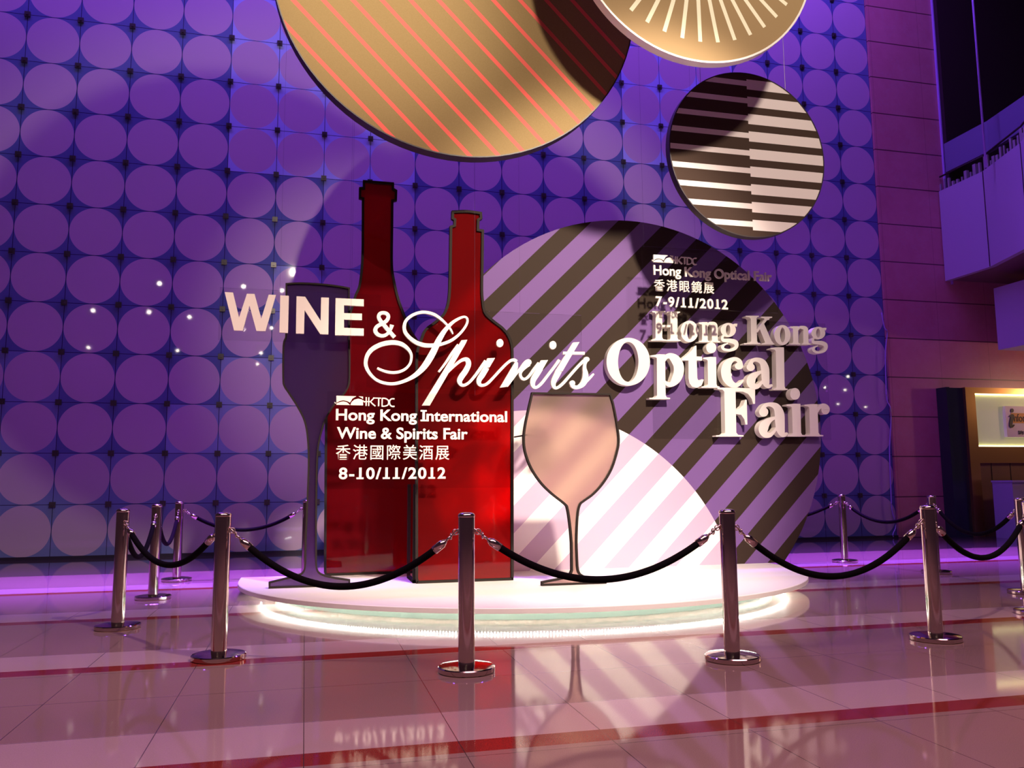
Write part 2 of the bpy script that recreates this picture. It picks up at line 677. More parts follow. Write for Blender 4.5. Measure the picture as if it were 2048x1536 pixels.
def text_line(name, body, m, parent, x0, yb, x1, ycap, Y, d, offset=.0, space=1., cjk=False):
    v, f = text_mesh(body, offset, space)
    A, B, T = on_y(x0, yb, Y), on_y(x1, yb, Y), on_y(x0, ycap, Y)
    xs = [q[0] for q in v]
    mn, mx = min(xs), max(xs)
    if cjk:
        zs = [q[1] for q in v]
        zb, ch = min(zs), max(zs)-min(zs)
    else:
        h, _ = text_mesh('H', offset)
        zb = min(q[1] for q in h)
        ch = max(q[1] for q in h)-zb
        iw = [q[0] for q in text_mesh('I', offset)[0]]
        w = max(iw)-min(iw)
        for k, chr_ in enumerate(body):               # slab feet of the numeral 1 and the capital I
            if chr_ not in '1I':
                continue
            xr = max(q[0] for q in text_mesh(body[:k+1], offset, space)[0])
            for z0, z1 in ((0, .15),) if chr_ == '1' else ((0, .14), (.86, 1)):
                b0, b1 = (xr-2.0*w, xr+.8*w) if chr_ == '1' else (xr-1.75*w, xr+.75*w)
                n0 = len(v)
                v = v + [(x, zb+zz*ch, e) for e in (.0302, -.0302) for x, zz in ((b0, z0), (b1, z0), (b1, z1), (b0, z1))]
                f = f + [(n0, n0+1, n0+2, n0+3), (n0+7, n0+6, n0+5, n0+4)] + [(n0+(i+1) % 4, n0+i, n0+4+i, n0+4+(i+1) % 4) for i in range(4)]
    sx, sz = (B.x-A.x)/(mx-mn), (T.z-A.z)/ch
    vv = [(A.x+(q[0]-mn)*sx, Y+d/2-q[2]/.03*d/2, A.z+(q[1]-zb)*sz) for q in v]
    if cjk or ' ' not in body:
        return link(name, vv, f, m, parent)
    cuts = [A.x+(max(q[0] for q in text_mesh(body[:k], offset, space)[0])-mn)*sx+.004 for k, c in enumerate(body) if c == ' ']
    for i in range(len(cuts)+1):                      # every word is a part of its own
        lo, hi = (cuts[i-1] if i else -1e9), (cuts[i] if i < len(cuts) else 1e9)
        ff = [p for p in f if lo < sum(vv[k][0] for k in p)/len(p) <= hi]
        ids = sorted({k for p in ff for k in p})
        mp = {k: j for j, k in enumerate(ids)}
        link(name, [vv[k] for k in ids], [tuple(mp[k] for k in p) for p in ff], m, parent)


# ------------------------------------------------------------------ the setting
XR = XW+20*CELL                                  # right end of the dotted wall
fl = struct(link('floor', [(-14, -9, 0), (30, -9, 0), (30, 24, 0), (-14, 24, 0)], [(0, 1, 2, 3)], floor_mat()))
ce = struct(link('ceiling', [(-14, -9, 14.9), (-14, 24, 14.9), (30, 24, 14.9), (30, -9, 14.9)], [(0, 1, 2, 3)], MT['ceiling']))

# dotted wall: square glass panels with a printed circle each
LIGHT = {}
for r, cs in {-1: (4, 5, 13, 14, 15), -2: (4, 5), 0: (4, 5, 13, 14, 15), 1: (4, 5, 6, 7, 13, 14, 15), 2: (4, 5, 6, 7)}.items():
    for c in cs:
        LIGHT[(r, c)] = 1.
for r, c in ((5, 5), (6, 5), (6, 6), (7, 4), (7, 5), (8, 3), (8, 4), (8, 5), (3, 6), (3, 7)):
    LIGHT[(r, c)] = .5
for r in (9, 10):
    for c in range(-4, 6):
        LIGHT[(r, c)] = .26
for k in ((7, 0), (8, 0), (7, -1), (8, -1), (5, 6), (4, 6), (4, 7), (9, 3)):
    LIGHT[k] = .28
wv, wf, uvs, tone = [], [], [], []
for r in range(-6, 11):
    for c in range(-5, 20):
        x0, x1 = XW+c*CELL, XW+(c+1)*CELL
        z1, z0 = ZW-r*CELL, ZW-(r+1)*CELL
        z0 = max(z0, 0.0) if r == 10 else z0
        k = len(wv)
        wv += [(x0, YW, z0), (x1, YW, z0), (x1, YW, z1), (x0, YW, z1)]
        wf.append((k, k+1, k+2, k+3))
        uvs += [(0, 0), (1, 0), (1, 1), (0, 1)]
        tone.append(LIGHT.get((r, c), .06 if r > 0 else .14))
xl, xr, zt = XW-5*CELL, XR, 14.9
k = len(wv)                                       # backing so that the wall has thickness
wv += [(xl, YW, 0), (xr, YW, 0), (xr, YW, zt), (xl, YW, zt), (xl, YW+.12, 0), (xr, YW+.12, 0), (xr, YW+.12, zt), (xl, YW+.12, zt)]
wf += [(k+5, k+4, k+7, k+6), (k, k+3, k+7, k+4), (k+1, k+5, k+6, k+2), (k+3, k+2, k+6, k+7)]
uvs += [(.5, .02)]*16
tone += [0]*4
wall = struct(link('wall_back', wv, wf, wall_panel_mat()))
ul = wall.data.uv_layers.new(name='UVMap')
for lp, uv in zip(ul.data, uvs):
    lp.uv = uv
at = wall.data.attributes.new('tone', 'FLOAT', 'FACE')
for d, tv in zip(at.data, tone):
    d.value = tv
# clips at the panel corners: the hundred largest each a part, the rest one part
cl = []
for r in range(-6, 11):
    for c in range(-5, 20):
        x, z = XW+c*CELL, ZW-r*CELL
        q = Vector((x, YW, z))-C0
        px, py = 1024+FPX*q.dot(CX)/q.dot(_F), 768-FPX*q.dot(CY)/q.dot(_F)
        vis = -10 < px < 2058 and -10 < py < 1120 and not (560 < px < 1240 and py < 300) and not (640 < px < 1630 and py > 430)
        cl.append((0 if vis else 1, q.length, x, z))
cl.sort()


def clip_box(mb, x, z):
    mb.box(x-.045, x+.045, YW-.034, YW-.002, z-.045, z+.045)
    mb.box(x-.018, x+.018, YW-.046, YW-.034, z-.018, z+.018)


for _, _, x, z in cl[:100]:
    mb = MB()
    clip_box(mb, x, z)
    mb.build('panel_clip', MT['clip'], wall)
mb = MB()
for _, _, x, z in cl[100:]:
    clip_box(mb, x, z)
o = mb.build('panel_clip', MT['clip'], wall)
o['kind'] = 'stuff'

mb = MB()
mb.box(xl, 22, YW-.03, YW-.004, .0, .05)
struct(mb.build('baseboard_back', mat('dark skirting', (.02, .012, .03), .5)))
mb = MB()
mb.box(XR+.004, 30, YW-.05, YW+.3, 0, 14.9)
struct(mb.build('wall_right', marble_mat()))
# violet tube in place of the wavy line of light where glass meets marble
pts = []
for px, py in ((1763, 625), (1769, 655), (1775, 665), (1771, 700), (1772, 770), (1774, 800), (1782, 822), (1780, 880), (1779, 905), (1782, 985), (1784, 1020), (1792, 1050), (1786, 1068), (1787, 1074)):
    q = on_y(px, py, YW-.07)
    pts.append((q.x, q.y, max(q.z, .01)))
mb = MB()
mb.tube(crom(pts, 4), .012, 6)
struct(mb.build('trim_light_line', MT['violet_edge'], None, True))
# near-black sheet in place of the unlit void in the upper hall
mb = MB()
mb.box(13.6, 30, YW-.2, YW-.051, 7.5, 14.85)
struct(mb.build('wall_void', MT['balcony_dark']))
mb = MB()
mb.box(13.575, 13.6, YW-.10, YW-.051, 5.4, 14.85)
struct(mb.build('trim_2', MT['violet_edge']))


def fascia(name, pts, z0, z1, th, m, sof=None):
    """a bent balcony front standing on a plan polyline, with its soffit"""
    mb = MB()
    n = len(pts)
    v = [(x, y, z) for z in (z0, z1) for x, y in pts] + [(x+th, y, z) for z in (z0, z1) for x, y in pts]
    f = []
    for i in range(n-1):
        f += [(i, n+i, n+i+1, i+1), (2*n+i, 2*n+i+1, 3*n+i+1, 3*n+i), (n+i, 3*n+i, 3*n+i+1, n+i+1), (i, i+1, 2*n+i+1, 2*n+i)]
    f += [(0, 2*n, 3*n, n), (n-1, 2*n-1, 4*n-1, 3*n-1)]
    mb.add(v, f)
    o = struct(mb.build(name, m))
    if sof:
        s2 = MB()
        s2.add([(x+.02, y, z0+.02) for x, y in pts]+[(x+9, y, z0+.02) for x, y in pts], [(i, i+1, n+i+1, n+i) for i in range(n-1)])
        s2.build('soffit', sof, o)
    return o


PL = [(13.42, 14.9), (13.42, 13.67), (12.98, 12.3), (12.2, 10.9), (11.1, 9.7)]
low = fascia('wall_balcony', PL, 5.467, 7.484, .12, MT['lilac_panel'], MT['soffit'])
for a, b in ((1, 0), (2, 1)):                    # panel joints
    mb = MB()
    x, y = PL[a]
    mb.box(x-.006, x+.01, y-.012, y+.012, 5.47, 7.48)
    mb.build('panel_joint', MT['balcony_dark'], low)
# rail with things standing behind it, seen as a jagged dark line
mb = MB()
rl = MB()
for i in range(len(PL)-1):
    (xa, ya), (xb, yb) = PL[i], PL[i+1]
    rl.tube([(xa+.05, ya, 7.82), (xb+.05, yb, 7.82)], .02, 6)
    k = max(3, int(math.hypot(xb-xa, yb-ya)/.12))
    for j in range(k):
        u = j/k
        h = random.uniform(.08, .32)
        w = random.uniform(.012, .04)
        x, y = xa+(xb-xa)*u+.06, ya+(yb-ya)*u
        mb.box(x-w, x+w, y-w, y+w, 7.47, 7.5+h)
mb.build('baluster', mat('grey balusters', (.3, .26, .3), .5), low)['kind'] = 'stuff'
rl.build('rail', MT['balcony_dark'], low, True)
up = fascia('wall_balcony_upper', [(13.55, 14.8), (13.55, 13.6), (13.3, 12.2), (12.5, 10.8), (11.4, 9.6)], 7.9, 8.55, .1, MT['balcony_blue'], None)
# lower boxed soffit under the balcony
a, b = on_y(1987, 577, 14.2), on_y(1995, 700, 14.2)
mb = MB()
mb.box(a.x, a.x+6, 11.0, 14.2, b.z, a.z)
struct(mb.build('wall_bulkhead', MT['lilac_panel']))
# slim hanger pole in front of the upper hall
a, b = on_y(1940, 0, 13.2), on_y(1972, 335, 13.2)
mb = MB()
mb.tube([(b.x, 13.2, b.z), (b.x, 13.2, 14.9)], .022, 8)
po = mb.build('hanger_pole', MT['violet_edge'], None, True)
po['label'] = 'slim violet-lit pole rising from the lilac balcony to the ceiling'
po['category'] = 'pole'

# ------------------------------------------------------------------ information booth at the right
YK = 14.6
bk = on_z(1960, 1086)
kx = lambda px, py, y=YK: on_y(px, py, y)
kb = thing('information_kiosk', 'brass-framed information booth with a yellow light box, beside the marble wall', 'booth', (kx(1950, 900).x, YK, 0))
c0, c1, c2 = kx(1899, 850).x, kx(1934, 850).x, kx(1953, 850).x
zt = kx(1950, 775).z
zl1, zl0 = kx(1955, 787).z, kx(1955, 893).z
zb = kx(1960, 926).z
xe = c2+3.2
mb = MB()
mb.box(c0, c0+.08, YK+.02, YK+.31, 0, zt)
mb.build('side_post', MT['dark_glass'], kb)
mb = MB()
mb.box(c0+.08, c1, YK+.05, YK+.31, 0, zt-.01)
mb.build('glass_column', MT['dark_glass'], kb)
mb = MB()
mb.box(c1, c2, YK-.02, YK+.31, 0, zt)
mb.box(c2, xe, YK-.02, YK+.31, zl1, zt)
mb.box(c2, xe, YK-.02, YK+.31, zb, zl0)
mb.build('brass_frame', MT['brass'], kb)
mb = MB()
mb.box(c2, xe, YK+.06, YK+.1, zl0, zl1)
lb = mb.build('light_box', MT['light_face'], kb)
for z in (zl0+.012, zl1-.012):
    mb = MB()
    mb.tube([(c2, YK+.035, z), (xe, YK+.035, z)], .011, 8)
    mb.build('light_tube', MT['tube'], kb, True)
s0, s1 = kx(2010, 812, YK-.02), kx(2010, 874, YK-.02)
mb = MB()
mb.box(s0.x, s0.x+1.25, YK-.02, YK+.058, s1.z, s0.z)
sp = mb.build('sign_plate', MT['sign_white'], kb)
mb = MB()
e0, e1 = kx(2022, 826, YK-.03), kx(2022, 846, YK-.03)
mb.box(e0.x, s0.x+1.1, YK-.024, YK-.0205, e1.z, e0.z)
mb.build('sign_band', MT['orange'], sp)
text_line('lettering', 'nformation', MT['ink'], sp, 2029, 843, 2088, 828, YK-.03, .005, .0)
tr = Trace(1640, 680, .2865, YK-.032, .007)
mb = MB()
tr.ell(mb, 1342, 492, 11, 14)
tr.rib(mb, [(1320, 535, 8), (1345, 527, 20), (1338, 560, 22), (1332, 595, 20), (1340, 607, 12), (1357, 592, 7)])
mb.build('lettering', MT['ink'], sp)
text_line('lettering', '詢問處', MT['ink'], sp, 2037, 869, 2075, 861, YK-.03, .005, 0, 1.2, True)
mb = MB()
mb.box(c2, xe, YK+.05, YK+.31, 0, zb)
mb.build('lower_panel', MT['brown_panel'], kb)
mb = MB()
for px in (1990, 2028):
    x = kx(px, 980).x
    mb.box(x-.006, x+.006, YK+.042, YK+.05, 0, zb)
mb.build('panel_seam', MT['ink'], kb)
q0 = on_y(1984, 961, 14.3)
ct = thing('reception_counter', 'plain lilac counter block in front of the yellow light box', 'counter', (q0.x+1.2, 13.8, 0))
mb = MB()
mb.box(q0.x, q0.x+2.4, 13.8, 14.3, 0, q0.z-.04)
mb.build('counter_body', MT['lilac_panel'], ct)
mb = MB()
mb.box(q0.x-.01, q0.x+2.41, 13.78, 14.32, q0.z-.04, q0.z)
mb.build('counter_top', MT['lilac_panel'], ct)

# ------------------------------------------------------------------ platform
PC, PA, PB = (2.48, 9.4), 3.14, 2.84
pf = thing('display_platform', 'low white half-round platform with a glowing light strip underneath', 'platform', (PC[0], PC[1], 0))


def half(a, b, back, n=64):
    p = [(PC[0]+a*math.cos(math.pi+math.pi*i/n), PC[1]+b*math.sin(math.pi+math.pi*i/n)) for i in range(n+1)]
    return [(PC[0]-a, back)] + p + [(PC[0]+a, back)]


def slab(mb, poly, z0, z1, bev=.006):
    n = len(poly)
    ins = offset_poly(poly, bev)
    v = [(x, y, z0) for x, y in poly] + [(x, y, z1-bev) for x, y in poly] + [(x, y, z1) for x, y in ins]
    f = [tuple(range(n-1, -1, -1)), tuple(range(2*n, 3*n))]
    for i in range(n):
        j = (i+1) % n
        f += [(i, j, n+j, n+i), (n+i, n+j, 2*n+j, 2*n+i)]
    mb.add(v, f)


mb = MB()
slab(mb, half(PA, PB, 9.75), ZP-.045, ZP)
mb.build('platform_top', MT['platform'], pf)
mb = MB()
slab(mb, half(PA-.38, PB-.38, 9.70), 0, ZP-.046, .002)
mb.build('plinth', MT['plinth'], pf)
mb = MB()
N = 330
for i in range(N+1):
    a = math.pi*(1.0+i/N)
    x, y = PC[0]+(PA-.24)*math.cos(a), PC[1]+(PB-.24)*math.sin(a)
    mb.box(x-.006, x+.006, y-.006, y+.006, .084, .098)
mb.build('led_strip', MT['led'], pf)
mb = MB()
L = [(PC[0]+(PA-.24)*math.cos(math.pi*(1+i/80)), PC[1]+(PB-.24)*math.sin(math.pi*(1+i/80)), .1) for i in range(81)]
mb.tube(L, .005, 6)
mb.build('strip_carrier', MT['rim_white'], pf, True)

# ------------------------------------------------------------------ striped board
BX, BZ, BR = 3.86, 1.83, 2.58
n = 96
a0 = math.asin((ZP-BZ)/BR)
arc = [(BX+BR*math.cos(a0+(math.pi-2*a0)*i/n), BZ+BR*math.sin(a0+(math.pi-2*a0)*i/n)) for i in range(n+1)]
bd = thing('striped_backdrop', 'large round board of dark and lilac diagonal stripes standing on the platform', 'board', (BX, YB, ZP))
mb = MB()
mb.prism(arc, YB, .10)
mb.build('board_face', board_mat(BX, ZP, 2.635, -.58, 2.59), bd)
mb = MB()
mb.box(BX-1.5, BX-1.42, YB+.1, YB+.28, ZP, 2.6)
mb.box(BX+1.42, BX+1.5, YB+.1, YB+.28, ZP, 2.6)
mb.build('rear_brace', MT['frame'], bd)

# ------------------------------------------------------------------ hanging discs


def disc(name, label, c, y, R, th, face, rim, wires, lip=.012):
    t = thing(name, label, 'disc', (c[0], y, c[1]))
    f = face
    n = 96
    mb = MB()
    mb.prism([(c[0]+(R-lip)*math.cos(2*math.pi*i/n), c[1]+(R-lip)*math.sin(2*math.pi*i/n)) for i in range(n)], y+.004, th-.01)
    mb.build('fabric_face', f, t)
    mb = MB()
    o = [(c[0]+R*math.cos(2*math.pi*i/n), c[1]+R*math.sin(2*math.pi*i/n)) for i in range(n)]
    i_ = [(c[0]+(R-lip)*math.cos(2*math.pi*i/n), c[1]+(R-lip)*math.sin(2*math.pi*i/n)) for i in range(n)]
    mb.ring(o, i_, y, th)
    rm = mb.build('rim', rim, t)
    smooth_by_angle(rm)
    for dx in wires:
        z = c[1]+math.sqrt(R*R-dx*dx)
        mb = MB()
        mb.tube([(c[0]+dx, y+th/2, z-.01), (c[0]+dx, y+th/2, 14.9)], .0025, 6)
        mb.build('hanging_wire', MT['wire'], t)
    return t


disc('hanging_disc', 'largest hanging disc, gold fabric with coral diagonal stripes', (1.466, 6.321), 7.92, 1.901, .14, gold_stripe_mat(1.466, 6.321), MT['rim_dark'], (-1.0, 1.0))
disc('hanging_disc', 'white-rimmed hanging gold disc with cream rays, cut off by the top of the view', (3.751, 6.651), 7.18, 1.333, .10, ray_mat(-.01, .12, 1.333), MT['rim_white'], (-.7, .7), .02)
disc('hanging_disc', 'smallest hanging disc, dark with white horizontal bars in two widths', (4.877, 4.897), 8.26, .987, .10, bars_mat(4.877, 4.897), MT['rim_dark'], (-.55, .55))

# ------------------------------------------------------------------ cut-out bottles and glasses
RED = frosted('red acrylic', (.72, .012, .022), .0, .36, .62, (.17, .004, .009))
RED2 = frosted('brighter red acrylic', (.95, .03, .03), .0, .30, .42, (.20, .007, .008))
SMOKE = frosted('satin smoke acrylic', (.56, .45, .52), .0, .26, .75, (.045, .03, .06))
CHAMP = frosted('satin champagne acrylic', (.84, .68, .62), .0, .22, .37, (.45, .34, .28))


def cutout(name, label, cat, px, y, m, w=.032, d=.05, k=5, sharp=()):
    """px outline is read in photo pixels and laid on the plane y; the foot is set on the platform"""
    pts = [on_y(a, b, y) for a, b in px]
    zmin = min(p.z for p in pts)
    poly = [(p.x, max(p.z, ZP+.0) if p.z-zmin > .03 else ZP) for p in pts]
    xs = [p[0] for p in poly]
    t = thing(name, label, cat, ((min(xs)+max(xs))/2, y, ZP))
    inn = offset_poly(poly, w)
    mb = MB()
    mb.ring(poly, inn, y, d)
    mb.build('frame', MT['frame'], t)
    mb = MB()
    mb.prism(offset_poly(poly, w*.9), y+d*.4, .010)
    mb.build('pane', m, t)
    return t, poly


def mixpath(*segs):
    """segments: ('L', pts) kept sharp, ('S', pts) smoothed"""
    out = []
    for kind, pts in segs:
        out += crom(pts, 5) if kind == 'S' else pts
    r = [out[0]]
    for p in out[1:]:
        if math.hypot(p[0]-r[-1][0], p[1]-r[-1][1]) > .4:
            r.append(p)
    if math.hypot(r[0][0]-r[-1][0], r[0][1]-r[-1][1]) < .4:
        r.pop()
    return r


z5 = lambda L: [(540+x*.2734, 340+y*.2734) for x, y in L]
b1 = mixpath(('L', z5([(680, 72), (908, 90), (908, 133), (932, 146), (929, 224), (904, 229)])),
             ('S', z5([(902, 420), (900, 690), (918, 820), (948, 945), (990, 1060), (1035, 1170)]) + [(842, 690), (857, 730), (864, 780), (866, 850)]),
             ('L', [(866, 1140)]), ('S', [(866, 1143), (862, 1149), (856, 1150)]), ('S', [(657, 1153), (651, 1151), (648, 1145)]),
             ('S', [(648, 1100), (650, 850), (653, 790), (658, 742), (671, 692), (688, 652), (700, 620), (709, 590)] + z5([(645, 850), (662, 740), (670, 600), (672, 400)])),
             ('L', z5([(673, 213), (650, 207), (652, 124), (680, 122)])))
cutout('wine_bottle', 'taller dark red bottle cut-out with a thick-lipped neck, behind the flute glass', 'bottle', b1, 9.6, RED, .027)
b2 = mixpath(('S', z5([(1330, 296), (1440, 292), (1552, 307)])), ('L', z5([(1554, 357), (1533, 368), (1531, 430), (1566, 436)])),
             ('S', z5([(1563, 700), (1560, 860), (1565, 950), (1582, 1038), (1640, 1097), (1710, 1152), (1757, 1215), (1780, 1290)]) + [(1027.5, 720)]),
             ('L', [(1027.5, 1148)]), ('S', [(1027.5, 1150), (1026, 1158), (1018, 1161.6)]), ('S', [(842, 1167.5), (834, 1165), (831, 1157)]),
             ('L', [(831, 735)]), ('S', [(831, 725), (833, 700), (840, 680)] + z5([(1130, 1165), (1200, 1108), (1262, 1053), (1292, 985), (1305, 900), (1310, 760), (1313, 600)])),
             ('L', z5([(1316, 408), (1343, 399), (1345, 366), (1328, 356)])))
w2, pl2 = cutout('wine_bottle', 'shorter bright red bottle cut-out, between the tall bottle and the wine glass', 'bottle', b2, 8.57, RED2, .027)
mb = MB()
sx = min(p[0] for p in pl2)
mb.box(sx-.005, sx+.03, 8.63, 8.67, ZP, 1.15)
mb.box(sx-.005, sx+.03, 8.63, 9.15, ZP, ZP+.03)
mb.box(sx-.005, sx+.03, 9.11, 9.15, ZP, 1.15)
mb.build('support_stand', MT['frame'], w2)
fl_ = mixpath(('S', [(571, 566), (600, 564.5), (640, 566.5), (675, 570.5), (700, 575)]), ('L', [(700, 690)]),
              ('S', [(701, 720), (700, 765), (692, 785), (678, 800), (665, 817), (654, 836), (647, 855), (641, 878), (637, 905), (635, 950), (634, 1040), (634, 1110)]),
              ('S', [(634, 1125), (637, 1142), (650, 1150), (672, 1155)]), ('L', [(700.5, 1159), (700.5, 1173)]),
              ('L', [(537, 1177.5), (537, 1164)]), ('S', [(570, 1156), (595, 1150), (606, 1142), (609, 1125)]),
              ('S', [(609.5, 1090), (613, 1000), (615.5, 930), (614, 880), (607.5, 842), (592, 811), (576, 786), (567, 772), (564.5, 757), (565, 692), (570, 675)]), ('L', [(571, 660)]))
cutout('champagne_flute', 'tall dark violet champagne flute cut-out, nearest the left edge of the platform', 'glass', fl_, 8.59, SMOKE, .017)
zg = lambda L: [(820+x*.3223, 760+y*.3223) for x, y in L]
wg = mixpath(('L', zg([(757, 75), (1248, 82)])), ('S', zg([(1266, 140), (1288, 250), (1303, 370), (1290, 455), (1255, 560), (1200, 650), (1140, 715), (1085, 755), (1060, 780), (1047, 850), (1041, 1000), (1046, 1150)])),
             ('S', zg([(1050, 1180), (1060, 1200), (1085, 1214), (1115, 1220)])), ('L', zg([(1220, 1237), (1220, 1270), (818, 1282), (818, 1252)])),
             ('S', zg([(950, 1226), (975, 1218), (993, 1203), (1002, 1180)])),
             ('S', zg([(1000, 1010), (990, 900), (975, 802), (958, 772), (880, 710), (810, 640), (750, 550), (714, 455), (703, 370), (712, 280), (735, 170)])))
g2, plg = cutout('wine_glass', 'round-bowled champagne-coloured wine glass cut-out, right of the red bottles', 'glass', wg, 8.0, CHAMP, .018)
mb = MB()
r0, r1 = on_y(1053, 870, 8.03), on_y(1029, 874, 8.55)
mb.tube([r0, r1], .008, 8)
mb.build('spacer_rod', MT['frame'], g2, True)

# ------------------------------------------------------------------ WINE & Spirits sign
YS = 8.44
ws = thing('wine_and_spirits_sign', 'cream WINE & Spirits lettering on clear sheets in front of the red bottles', 'sign', (on_y(820, 700, YS).x, YS, on_y(820, 700, YS).z))
T3 = Trace(440, 560, .18555, YS, .03)
for pts in ([(50, 130), (140, 135), (205, 405), (290, 148), (372, 150), (445, 415), (525, 158), (603, 160), (490, 550), (392, 548), (318, 275), (245, 545), (150, 542)],
            [(650, 165), (742, 170), (733, 570), (640, 565)],
            [(825, 175), (918, 180), (1085, 440), (1090, 188), (1174, 190), (1168, 585), (1080, 582), (912, 325), (905, 578), (818, 575)],
            [(1246, 195), (1550, 208), (1550, 282), (1337, 270), (1337, 357), (1530, 362), (1530, 432), (1337, 425), (1337, 515), (1550, 523), (1550, 600), (1240, 594)]):
    mb = MB()
    T3.poly(mb, pts)
    mb.build('letter', MT['cream'], ws)
T1 = Trace(720, 610, .1367, YS, .03)
mb = MB()
T1.rib(mb, [(508, 470, 54), (430, 385, 58), (350, 290, 58), (292, 218, 56), (274, 165, 54), (295, 125, 52), (345, 113, 48), (395, 130, 52), (415, 175, 54), (390, 228, 54), (325, 272, 52), (252, 312, 54), (224, 365, 60), (248, 420, 56), (312, 450, 50), (372, 440, 48), (420, 400, 46), (452, 345, 46), (468, 290, 62)])
mb.build('letter', MT['cream'], ws)
mb = MB()
T1.rib(mb, [(1360, 425, 20), (1330, 360, 28), (1270, 285, 32), (1180, 200, 38), (1080, 135, 42), (960, 105, 42), (850, 115, 42), (740, 165, 44), (670, 235, 46), (648, 320, 50), (665, 400, 52), (730, 480, 54), (830, 550, 58), (950, 588, 60), (1080, 590, 58), (1200, 570, 46), (1330, 520, 44), (1440, 440, 40), (1520, 350, 36), (1565, 270, 34), (1572, 210, 32), (1545, 176, 30), (1495, 178, 34), (1420, 212, 40), (1340, 268, 48), (1240, 375, 66), (1150, 520, 84), (1090, 650, 94), (1020, 780, 98), (940, 900, 90), (830, 1010, 70), (700, 1090, 52), (560, 1140, 46), (440, 1152, 44), (320, 1130, 42), (220, 1080, 42), (135, 990, 46), (88, 890, 54), (88, 800, 56), (122, 710, 62), (190, 638, 66), (300, 580, 66), (420, 552, 68), (520, 550, 66), (620, 578, 60), (700, 640, 48), (745, 710, 40), (752, 780, 36), (730, 860, 36), (670, 930, 38), (580, 975, 40), (480, 988, 40), (380, 973, 38), (300, 945, 34), (252, 922, 30)], 6)
mb.build('letter', MT['cream'], ws)
T2 = Trace(960, 660, .12695, YS, .03)
mb = MB()                                          # p
T1.poly(mb, [(1485, 515), (1572, 508), (1540, 575), (1022, 1470), (906, 1470), (1230, 945)])
T1.rib(mb, [(1152, 978, 30), (1250, 850, 34), (1350, 700, 40), (1440, 580, 40)])
T1.rib(mb, [(1290, 985, 24), (1370, 900, 38), (1450, 832, 44), (1515, 797, 50), (1570, 805, 70), (1588, 870, 76), (1545, 965, 82), (1485, 1050, 84), (1458, 1110, 74), (1480, 1165, 48), (1530, 1172, 42), (1600, 1130, 40), (1680, 1040, 42), (1760, 930, 44), (1840, 815, 46)])
mb.build('letter', MT['cream'], ws)
mb = MB()                                          # i
T2.poly(mb, [(118, 445), (238, 440), (150, 590), (60, 590)])
T2.rib(mb, [(105, 590, 92), (40, 700, 92), (-15, 790, 80), (-5, 855, 56), (45, 872, 44), (120, 840, 44), (220, 740, 42), (330, 620, 42), (420, 530, 42), (490, 480, 40)])
T2.ell(mb, 315, 205, 54, 64)
mb.build('letter', MT['cream'], ws)
mb = MB()                                          # r
T2.rib(mb, [(410, 540, 40), (475, 487, 44), (535, 472, 50), (575, 500, 56)])
T2.poly(mb, [(545, 515), (565, 480), (600, 520), (598, 590), (570, 668), (430, 892), (315, 908)])
T2.rib(mb, [(430, 890, 20), (505, 780, 36), (570, 690, 40), (640, 610, 48), (705, 540, 72), (750, 505, 84), (778, 502, 72)])
T2.ell(mb, 770, 508, 42, 46)
T2.rib(mb, [(775, 535, 70), (725, 572, 60), (660, 640, 44), (634, 700, 44), (660, 758, 42), (712, 772, 42), (775, 722, 42), (850, 620, 44), (930, 520, 46)])
mb.build('letter', MT['cream'], ws)
mb = MB()                                          # i
T2.poly(mb, [(960, 478), (1073, 472), (985, 625), (900, 600)])
T2.rib(mb, [(950, 600, 96), (895, 690, 96), (840, 785, 86), (832, 855, 70), (858, 900, 48), (908, 895, 44), (980, 830, 44), (1080, 700, 42), (1180, 570, 42), (1250, 470, 44)])
T2.ell(mb, 1150, 238, 54, 65)
mb.build('letter', MT['cream'], ws)
mb = MB()                                          # t
T2.poly(mb, [(1468, 196), (1568, 189), (1300, 650), (1190, 640)])
T2.rib(mb, [(1245, 640, 100), (1205, 720, 94), (1165, 800, 84), (1157, 860, 70), (1180, 907, 48), (1228, 905, 44), (1310, 840, 44), (1420, 715, 42), (1540, 580, 42), (1640, 480, 46)])
T2.rib(mb, [(1308, 362, 42), (1480, 365, 44), (1648, 366, 44)])
mb.build('letter', MT['cream'], ws)
mb = MB()                                          # s
T2.ell(mb, 1680, 462, 46, 40)
T2.rib(mb, [(1672, 480, 60), (1652, 540, 50), (1648, 610, 60), (1662, 690, 84), (1655, 780, 96), (1615, 855, 84), (1545, 900, 60), (1480, 895, 56), (1442, 860, 54)])
T2.ell(mb, 1456, 838, 44, 44)
T2.rib(mb, [(1640, 850, 40), (1700, 790, 38), (1750, 735, 36), (1792, 690, 26)])
mb.build('letter', MT['cream'], ws)


def sheet(parent, x0, y0, x1, y1, Y, wires=()):
    a, b = on_y(x0, y0, Y), on_y(x1, y1, Y)
    mb = MB()
    mb.box(a.x, b.x, Y, Y+.008, b.z, a.z)
    mb.build('clear_sheet', CLEAR, parent)
    for w in wires:
        x = on_y(w, y0, Y).x
        mb = MB()
        mb.tube([(x, Y+.004, a.z-.02), (x, Y+.004, 14.9)], .0007, 5)
        mb.build('hanging_wire', MT['dull_wire'], parent)


sheet(ws, 440, 575, 760, 690, YS+.031, (560, 700))
sheet(ws, 735, 612, 1165, 784, YS+.032, (950, 1040))

